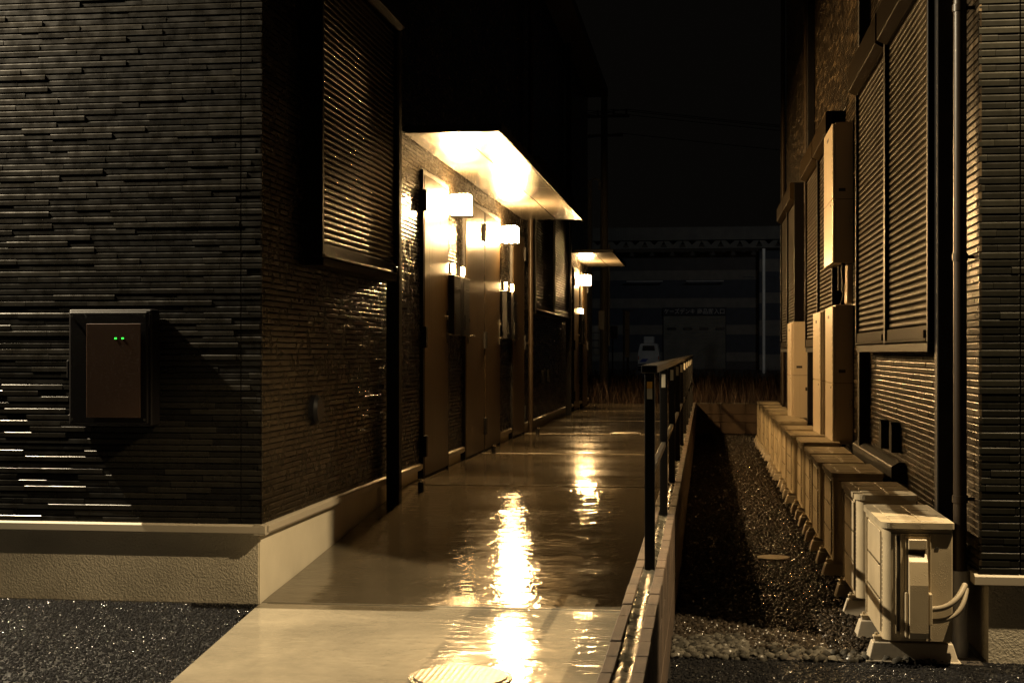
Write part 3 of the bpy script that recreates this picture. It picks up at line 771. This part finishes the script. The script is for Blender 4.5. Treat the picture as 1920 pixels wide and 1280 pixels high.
for i, yy in enumerate(AY):
    lab = ('%s beige air conditioner unit from the camera in the row on the gravel' % ordn[i]) if 0 < i < 13 else ('nearest air conditioner unit, brightly lit, by the grey foot of the downpipe' if i == 0 else 'farthest air conditioner unit, at the back end of the row')
    jx = 0 if i == 0 else random.uniform(-0.012, 0.018)
    if ac0 is None: ac0 = make_ac((XA, yy, ZA), lab); e = ac0
    else:
        e = copy_tree(ac0); e.location = (XA+jx, yy, ZA + random.uniform(-0.003, 0.003)); e['label'] = lab; e.rotation_euler = (0, 0, R(random.uniform(-0.7, 0.7)))
        if i in (1, 2, 5, 8): e.scale = (1.0, 1.0, 1.03)
    for k, dy in enumerate((0.11, 0.59)):
        if bl0 is None:
            bl0 = empty('base_block', (0, 0, 0), '', 'base block', 'plastic base blocks under the air conditioner units')
            b = MB(); x0, x1, y0, y1, h = -0.185, 0.185, -0.060, 0.060, 0.078
            t = 0.022
            b.add([(x0,y0,0),(x1,y0,0),(x1,y1,0),(x0,y1,0),(x0+t,y0+t,h),(x1-t,y0+t,h),(x1-t,y1-t,h),(x0+t,y1-t,h)],
                  [(0,3,2,1),(4,5,6,7),(0,1,5,4),(1,2,6,5),(2,3,7,6),(3,0,4,7)])
            b.box(x0-0.008, x1+0.008, y0-0.008, y1+0.008, -0.002, 0.007)
            b.build('body', M['plastic_block'], bl0, 0.004, 2)
            b = MB(); b.box(x0+0.03, x1-0.03, -0.016, 0.016, h, h+0.012); b.build('slotted_rail', M['plastic_block'], bl0, 0.002, 1)
            bb = bl0
        else: bb = copy_tree(bl0)
        bb.location = (XA + 0.128 + jx, yy + dy, 0.004)
        bb['label'] = 'base block under the %s end of the %s' % (('near', 'far')[k], ('nearest air conditioner unit' if i == 0 else ('farthest air conditioner unit' if i == 13 else ordn[i] + ' air conditioner unit from the camera')))
# small oil stain cover in the gravel
# ------------------------------------------------------------------ WATER HEATERS
def heater(loc, Ly, H, D, label, zj):
    e = empty('water_heater', loc, label, 'water heater', 'wall mounted water heaters on the right building')
    b = MB(); b.box(-D+0.016, 0, 0, Ly, 0, H); b.build('casing', M['heater'], e, 0.004, 2)
    b = MB(); b.prism(rrect(-D-0.006, -D+0.014, 0.006, Ly-0.004, (0.009, 0.002, 0.002, 0.009), 4), 'z', 0.004, zj-0.003)
    b.build('lower_panel', M['heater'], e, 0.002, 1)
    b = MB(); b.prism(rrect(-D-0.006, -D+0.014, 0.006, Ly-0.004, (0.009, 0.002, 0.002, 0.009), 4), 'z', zj+0.003, H-0.012)
    pn = b.build('upper_panel', M['heater'], e, 0.002, 1)
    b = MB()
    for k in range(9): b.box(-D-0.0068, -D-0.0058, 0.022, 0.030, zj+0.06+0.045*k, zj+0.088+0.045*k)
    b.build('air_slots', M['ac_dark'], pn)
    b = MB(); b.box(-D-0.0072, -D-0.0061, Ly*0.42, Ly*0.62, H-0.10, H-0.075); b.build('exhaust_opening', M['ac_dark'], pn)
    b = MB(); b.box(-D+0.014, 0.002, -0.001, Ly+0.001, zj-0.002, zj+0.002); b.build('seam', M['ac_dark'], e)
    b = MB(); b.cyl((-D-0.009, Ly*0.2, zj-0.035), 0.008, 0.004, 'x', 10); b.build('screw', M['ac_dark'], e)
    b = MB(); b.box(-D*0.72, -D*0.38, -0.0012, 0.0, 0.55, 0.575); b.build('rating_plate', M['ac_dark'], e)
    b = MB(); b.box(-D*0.2, -D*0.2+0.02, -0.006, 0.0, 0.30, 0.34); b.build('side_latch', M['chrome'], e)
    for (dx, dy, l) in ((-D*0.45, 0.05, 0.16), (-D*0.45, 0.14, 0.22), (-D*0.3, 0.24, 0.16), (-D*0.5, 0.32, 0.2)):
        b = MB(); b.tube([(dx, dy, 0.0), (dx, dy, -l)], 0.013 if dy != 0.14 else 0.009, 8); b.build('pipe', M['black_matt'], e)
    return e
heater((XR-0.014, 11.22, 1.99), 0.80, 1.085, 0.150, 'cream water heater mounted high on the wall above the other two', 0.49)
heater((XR-0.014, 11.22, 0.59), 0.68, 1.075, 0.150, 'tall cream water heater directly below the high one, beside the nearest shutters', 0.47)
heater((XR-0.014, 12.42, 0.585), 0.80, 1.07, 0.150, 'cream water heater between the low near one and the far one', 0.47)
heater((XR-0.014, 15.95, 0.575), 0.70, 1.06, 0.185, 'farthest cream water heater, standing alone with its lit side showing', 0.47)
p = MB(); p.box(XR-0.05, XR-0.014, 11.28, 11.46, 1.68, 1.98)
for k in range(4): p.box(XR-0.056, XR-0.05, 11.29+0.045*k, 11.31+0.045*k, 1.68, 1.98)
p.build('pipe_duct', M['heater'], RB, 0.002, 1)
p = MB(); p.tube(bez((XR-0.09, 11.25, 2.0), (XR-0.12, 11.22, 1.88), (XR-0.05, 11.20, 1.8), (XR-0.11, 11.24, 1.66)), 0.007, 8); p.build('cable', M['black_matt'], RB)

# ------------------------------------------------------------------ manhole covers, cleanout caps
def manhole(x, y, r, label):
    z = zpath(y)
    e = empty('manhole_cover', (x, y, z), label, 'manhole cover', 'round manhole covers in the path')
    b = MB(); b.cyl((0, 0, -0.002), r+0.022, 0.007, n=48); b.build('ring', M['mortar'], e)
    b = MB(); b.cyl((0, 0, 0.006), r, 0.005, n=48); b.build('cover', M['manhole'], e, 0.002, 1)
manhole(-0.985, 5.70, 0.19, 'manhole cover in the wet slab at the bottom edge of the picture')
manhole(-0.985, 17.75, 0.18, 'small distant manhole cover shining in the far part of the path')
for i, (x, y, lab) in enumerate(((-2.10, 10.42, 'short dark capped pipe before the nearest oak door'), (-2.10, 14.1, 'short dark capped pipe before the third oak door'),
                    (-2.05, 17.45, 'short dark capped pipe before the brown downpipe'), (-1.92, 24.9, 'farthest short capped pipe, near the small canopy'))):
    e = empty('cleanout_pipe', (x, y, zpath(y)), lab, 'pipe cap', 'short capped pipes standing in the path by the doors')
    b = MB(); b.cyl((0, 0, 0), 0.022, 0.07, n=16); b.build('pipe', M['black'], e)
    b = MB(); b.cyl((0, 0, 0.07), 0.027, 0.012, n=16); b.cyl((0, 0, 0.082), 0.018, 0.008, n=6, smooth=False); b.build('cap', M['chrome'], e, 0.002, 1)
# pale lid lying in the gravel
e = empty('drain_lid', (0.42, 9.0, 0.012), 'pale round drain lid lying in the dark gravel by the air conditioners', 'drain lid')
b = MB(); b.cyl((0, 0, 0), 0.10, 0.014, n=32); b.build('lid', M['plastic_block'], e, 0.003, 2)

# ------------------------------------------------------------------ BACKGROUND
# dry grass
def blades(n, x0, x1, y0, y1, h0, h1, seed):
    rg = np.random.default_rng(seed)
    x = rg.uniform(x0, x1, n); y = y0 + (y1-y0)*rg.uniform(0, 1, n)**1.6; h = rg.uniform(h0, h1, n)*(0.6+0.6*np.sin(x*1.3+y*0.7)**2)
    a = rg.uniform(0, 6.28, n); w_ = rg.uniform(0.004, 0.010, n)*(1+(y-y0)*0.03); lx = rg.uniform(-0.3, 0.3, n)*h; ly = rg.uniform(-0.3, 0.3, n)*h
    V = np.zeros((n, 5, 3)); cx, sx = np.cos(a)*w_, np.sin(a)*w_
    V[:, 0] = np.stack([x-cx, y-sx, np.full(n, -0.02)], -1); V[:, 1] = np.stack([x+cx, y+sx, np.full(n, -0.02)], -1)
    V[:, 2] = np.stack([x+cx*0.7+lx*0.35, y+sx*0.7+ly*0.35, h*0.6], -1); V[:, 3] = np.stack([x-cx*0.7+lx*0.35, y-sx*0.7+ly*0.35, h*0.6], -1)
    V[:, 4] = np.stack([x+lx, y+ly, h], -1)
    return V.reshape(-1, 3), [(0,1,2,3), (3,2,4)], n, 5, rg.uniform(0, 1, n), x, y
mg = mat('dry_grass', (0.22, 0.13, 0.055), 0.7); n = N(mg); at = n.new('ShaderNodeAttribute'); at.attribute_name = 'tone'
n.out_c(n.ramp(at.outputs['Fac'], [(0, (0.008, 0.0035, 0.0016)), (1, (0.034, 0.015, 0.006))]))
stone_object('dry_grass', [blades(26000, -9, 9, 28.4, 60, 0.12, 0.75, 41), blades(3500, -1, 5, 23.2, 29, 0.15, 0.6, 42)], mg, 'dry reddish grass beyond the end of the path', cat='grass')

# shop building
SB = empty('shop_building', (0, 110, 0), 'large shop warehouse with blue and grey bands and a delivery door, far behind', 'building')
k = 109.3/2667.0
def zz(py): return 1.3 + (660-py)*k
M['band_l'] = flat('grey_band', (0.23, 0.21, 0.17)); M['band_b'] = flat('blue_band', (0.050, 0.058, 0.075)); M['band_d'] = flat('dark_band', (0.075, 0.068, 0.060))
M['parapet'] = flat('parapet_metal', (0.16, 0.155, 0.125)); M['door_metal'] = flat('roller_door_metal', (0.25, 0.24, 0.19)); M['sign_b'] = flat('sign_dark', (0.012, 0.014, 0.022)); M['sign_t'] = flat('sign_letter', (0.62, 0.60, 0.55))
bands = [(472, 507, 'band_d'), (507, 525, 'band_l'), (525, 559, 'band_b'), (559, 577, 'band_l'), (577, 609, 'band_b'), (609, 627, 'band_l'), (627, 660, 'band_b'), (660, 677, 'band_l'), (677, 693, 'band_d')]
for i, (a, c, mm) in enumerate(bands):
    b = MB(); b.box(-14, 4.0, -0.02*(i % 2), 0.4, zz(c), zz(a)-0.004); b.build('wall_band', M[mm], SB)
for i, (a, c, mm) in enumerate(((472, 491, 'band_b'), (491, 514, 'band_l'), (514, 552, 'band_b'), (552, 571, 'band_l'), (571, 602, 'band_b'), (602, 630, 'band_l'), (630, 664, 'band_b'), (664, 693, 'band_l'))):
    b = MB(); b.box(4.01, 16, -2.6-0.02*(i % 2), 0.4, zz(c), zz(a)-0.004); b.build('wall_band', M[mm], SB)
b = MB(); x = -14.0
while x < 16:
    b.box(x, x+0.10, -4.06, -4.0, zz(458), zz(434)); x += 0.19
b.box(-14, 16, -4.0, 0.4, zz(458)+0.02, zz(434)-0.05); b.build('parapet', M['parapet'], SB)
b = MB(); x = -14.0
while x < 15.5:
    b.prism([(x, zz(470)), (x+0.9, zz(470)), (x+1.15, zz(459)), (x+0.75, zz(459)), (x+0.45, zz(466)), (x+0.15, zz(459)), (x-0.25, zz(459))], 'y', -3.7, -3.4); x += 1.4
b.box(-14, 15.6, -3.75, -3.35, zz(472.5), zz(470)-0.002); b.build('eave_truss', M['parapet'], SB)
# roller door and sign
x0, x1 = -3.15, 1.55
dm = MB()
pr = []; z = 0.0; top = zz(592)
nsl = 26
for i in range(nsl):
    h = top/nsl; zb = i*h
    for t, d in ((0, 0), (0.15, 1), (0.8, 1), (0.95, 0)): pr.append((zb+t*h, -0.10-0.03*d))
vs = []
for (a, c) in pr: vs += [(x0, c, a), (x1, c, a)]
dm.add(vs, [(2*i, 2*i+1, 2*i+3, 2*i+2) for i in range(len(pr)-1)])
rd = dm.build('roller_door', M['door_metal'], SB)
for i in range(4):
    xx = x0 + 0.25 + i*1.22
    b = MB(); b.prism(rrect(xx, xx+0.72, zz(619), zz(613.5), (0.1,)*4, 4), 'y', -0.16, -0.135); b.build('door_window', M['dark_glass'], rd)
b = MB(); b.box(x0-0.06, x0, -0.2, 0, 0, top); b.box(x1, x1+0.06, -0.2, 0, 0, top); b.build('door_frame', M['sign_b'], SB)
b = MB(); b.box(x0-0.06, x1+0.06, -0.34, -0.02, zz(591), zz(576.5)); sg = b.build('sign_board', M['sign_b'], SB)
def text(body, w_, h_, loc, material, parent, name='lettering'):
    c = bpy.data.curves.new(name, 'FONT'); c.body = body; c.size = 1; c.extrude = 0.01; c.offset = 0.006
    t = bpy.data.objects.new(name, c); C.objects.link(t); bpy.context.view_layer.update()
    me = bpy.data.meshes.new_from_object(t.evaluated_get(bpy.context.evaluated_depsgraph_get()))
    bpy.data.objects.remove(t)
    vs = np.array([v.co[:] for v in me.vertices])
    if len(vs) == 0: return
    mn, mx = vs.min(0), vs.max(0)
    sx = w_/(mx[0]-mn[0]); sy = h_/(mx[1]-mn[1])
    for v in me.vertices:
        p = v.co.copy(); v.co = ((p.x-mn[0])*sx, -p.z, (p.y-mn[1])*sy)
    me.materials.clear(); me.materials.append(material)
    o = bpy.data.objects.new(name, me); C.objects.link(o); o.location = loc; o.parent = parent
text('ケーズデンキ', 2.32, 0.40, (x0+0.05, -0.36, zz(588.5)), M['sign_t'], sg)
text('商品搬入口', 2.05, 0.42, (x0+2.56, -0.36, zz(589)), M['sign_t'], sg)
# tube lights (unlit)
for (pa, pb_) in ((1175, 1243), (1287, 1357)):
    xa = math.tan(math.atan((pa-960)/2667)-R(YAW))*109; xb = math.tan(math.atan((pb_-960)/2667)-R(YAW))*109
    b = MB(); b.box(xa, xb, -1.2, -1.0, zz(529.5), zz(527.5)); b.box(xa+0.1, xa+0.2, -1.0, 0, zz(528.5), zz(528)); b.box(xb-0.2, xb-0.1, -1.0, 0, zz(528.5), zz(528))
    b.build('light_fitting', M['sign_t'], SB)

# van seen from behind
M['van'] = flat('white_van_paint', (0.50, 0.50, 0.46), 0.4); M['tyre'] = mat('tyre', (0.02, 0.02, 0.02), 0.8); M['stripe_blue'] = mat('blue_panel', (0.03, 0.05, 0.25), 0.4); M['tail'] = mat('tail_lamp', (0.25, 0.04, 0.02), 0.3)
vn = empty('van', (-3.92, 100, -0.02), 'small white van parked before the shop, seen from behind', 'van')
b = MB()
prof = [(-0.74, 0.32), (0.74, 0.32), (0.75, 1.05), (0.70, 1.40), (0.60, 1.86), (0.50, 1.93), (-0.50, 1.93), (-0.60, 1.86), (-0.70, 1.40), (-0.75, 1.05)]
b.prism(prof, 'y', 0, 3.2); vb = b.build('body', M['van'], vn, 0.05, 3)
b = MB(); b.add([(-0.45, -0.012, 1.42), (0.45, -0.012, 1.42), (0.40, -0.012, 1.78), (-0.40, -0.012, 1.78), (-0.45, 0.01, 1.42), (0.45, 0.01, 1.42), (0.40, 0.01, 1.78), (-0.40, 0.01, 1.78)], [(0,1,2,3), (4,7,6,5), (0,4,5,1), (1,5,6,2), (2,6,7,3), (3,7,4,0)])
b.build('rear_window', M['dark_glass'], vn)
b = MB(); b.box(-0.36, 0.36, 0.3, 2.4, 1.93, 2.42); b.build('roof_box', M['van'], vn, 0.06, 3)
b = MB(); b.prism([(-0.66, 0.62), (-0.22, 0.62), (0.0, 0.86), (-0.44, 0.86)], 'y', -0.012, 0.004); b.build('blue_panel', M['stripe_blue'], vn)
for sx in (-1, 1):
    b = MB(); b.box(sx*0.66, sx*0.73, -0.015, 0.03, 0.80, 1.05); b.build('tail_lamp', M['tail'], vn)
    for yy in (0.5, 2.6):
        b = MB(); b.cyl((sx*0.66-0.08, yy, 0.29), 0.28, 0.16, 'x', 24); b.build('wheel', M['tyre'], vn)
b = MB(); b.box(-0.72, 0.72, -0.06, 0.05, 0.36, 0.52); b.build('bumper', M['band_d'], vn, 0.02, 2)

M['pole'] = flat('concrete_pole', (0.16, 0.15, 0.13)); M['pale'] = flat('pale_paint', (0.62, 0.60, 0.52)); M['wire'] = mat('cable', (0.012, 0.012, 0.012), 0.5)
def P(px, Y): return math.tan(math.atan((px-960)/2667)-R(YAW))*Y
e = empty('utility_pole', (P(1133, 45), 45, 0), 'utility pole with crossarms and cables beyond the far porch', 'pole')
b = MB(); b.cyl((0, 0, -0.05), 0.15, 9.6, n=16, r2=0.10); b.build('pole', M['pole'], e)
b = MB(); b.box(-0.7, 0.8, -0.12, -0.04, 8.7, 8.78); b.box(-0.5, 0.6, -0.12, -0.04, 8.1, 8.17)
for xx in (-0.6, -0.2, 0.3, 0.7): b.cyl((xx, -0.08, 8.78), 0.035, 0.16, n=8)
b.build('crossarm', M['pole'], e)
b = MB()
for xx, z in ((-0.6, 8.95), (0.3, 8.95), (0.7, 8.95), (0.5, 8.2)):
    b.tube([(xx-30*t, -0.08+2*t, z - 1.1*math.sin(math.pi*t)) for t in [i/12 for i in range(13)]], 0.012, 5)
    b.tube([(xx+38*t, -0.08+6*t, z - 1.3*math.sin(math.pi*t)) for t in [i/12 for i in range(13)]], 0.012, 5)
b.build('cables', M['wire'], e)
b = MB(); b.cyl((0.16, -0.1, 1.5), 0.03, 3.2, n=8); b.box(-0.16, 0.02, -0.24, -0.15, 2.0, 2.6); b.build('conduit', M['pipe_grey'], e)
e = empty('lamp_post', (P(1105, 60), 60, 0), 'tall pale post behind the utility pole, at the end of the left building', 'post')
b = MB(); b.cyl((0, 0, -0.05), 0.12, 8.6, n=14); b.build('pole', M['pale'], e)
b = MB(); b.tube(bez((0, 0, 8.3), (0.1, 0, 8.7), (0.3, 0, 8.7), (0.45, 0, 8.45)), 0.035, 8); b.cyl((0.46, 0, 8.15), 0.10, 0.3, n=14, r2=0.06); b.build('lamp_head', M['pale'], e)
e = empty('sign_panel', (P(1148.5, 60), 60, 0), 'small blank pale sign board standing left of the white banner', 'sign')
b = MB(); b.box(-0.22, 0.22, -0.03, 0.0, 1.86, 2.40); b.build('board', M['pale'], e, 0.01, 2)
b = MB(); b.cyl((0, 0.03, -0.05), 0.03, 2.4, n=10); b.build('post', M['pole'], e)
e = empty('banner_post', (P(1176, 70), 70, 0), 'tall narrow white banner on a post left of the van', 'sign')
b = MB(); b.box(-0.11, 0.11, -0.05, 0.03, 1.04, 3.3); b.build('banner', M['pale'], e, 0.02, 2)
b = MB(); b.cyl((-0.17, 0, -0.05), 0.04, 3.45, n=10); b.box(-0.3, 0.3, -0.02, 0.02, 3.31, 3.36); b.cyl((0.03, 0, -0.05), 0.06, 1.08, n=10); b.build('post', M['pole'], e)
e = empty('yard_pole', (P(1432, 90), 90, 0), 'slim pale pole before the right end of the shop', 'pole')
b = MB(); b.cyl((0, 0, -0.05), 0.10, 7.8, n=12); b.build('pole', M['pale'], e)
b = MB(); b.tube([(0.1, 0, 5.9), (4, 0, 5.6)], 0.02, 5); b.tube([(-1.3, 0, 6.0), (0, 0, 5.95)], 0.02, 5); b.build('cables', M['wire'], e)
e = empty('roll_cage', (P(1113, 80), 80, 0), 'pale wire cage stacked with white panels at the end of the left building', 'cage')
b = MB()
for i in range(4):
    for j in range(2): b.box(-0.33+0.34*j, -0.01+0.34*j, -0.3, 0.3, 1.15+0.42*i, 1.50+0.42*i)
b.build('panels', M['pale'], e, 0.02, 2)
b = MB()
for xx in (-0.36, 0.36): b.box(xx-0.02, xx+0.02, -0.34, -0.30, 0, 2.9)
b.box(-0.36, 0.36, -0.34, -0.31, 0.95, 1.0); b.box(-0.36, 0.36, -0.34, -0.31, 0.3, 0.34); b.build('frame', M['pale'], e)
# far kerb road before the shop
g = MB(); g.add([(-60, 62, -0.02), (60, 62, -0.02), (60, 112, -0.02), (-60, 112, -0.02)], [(0,1,2,3)])
tag(g.build('road', M['asphalt']), kind='structure')
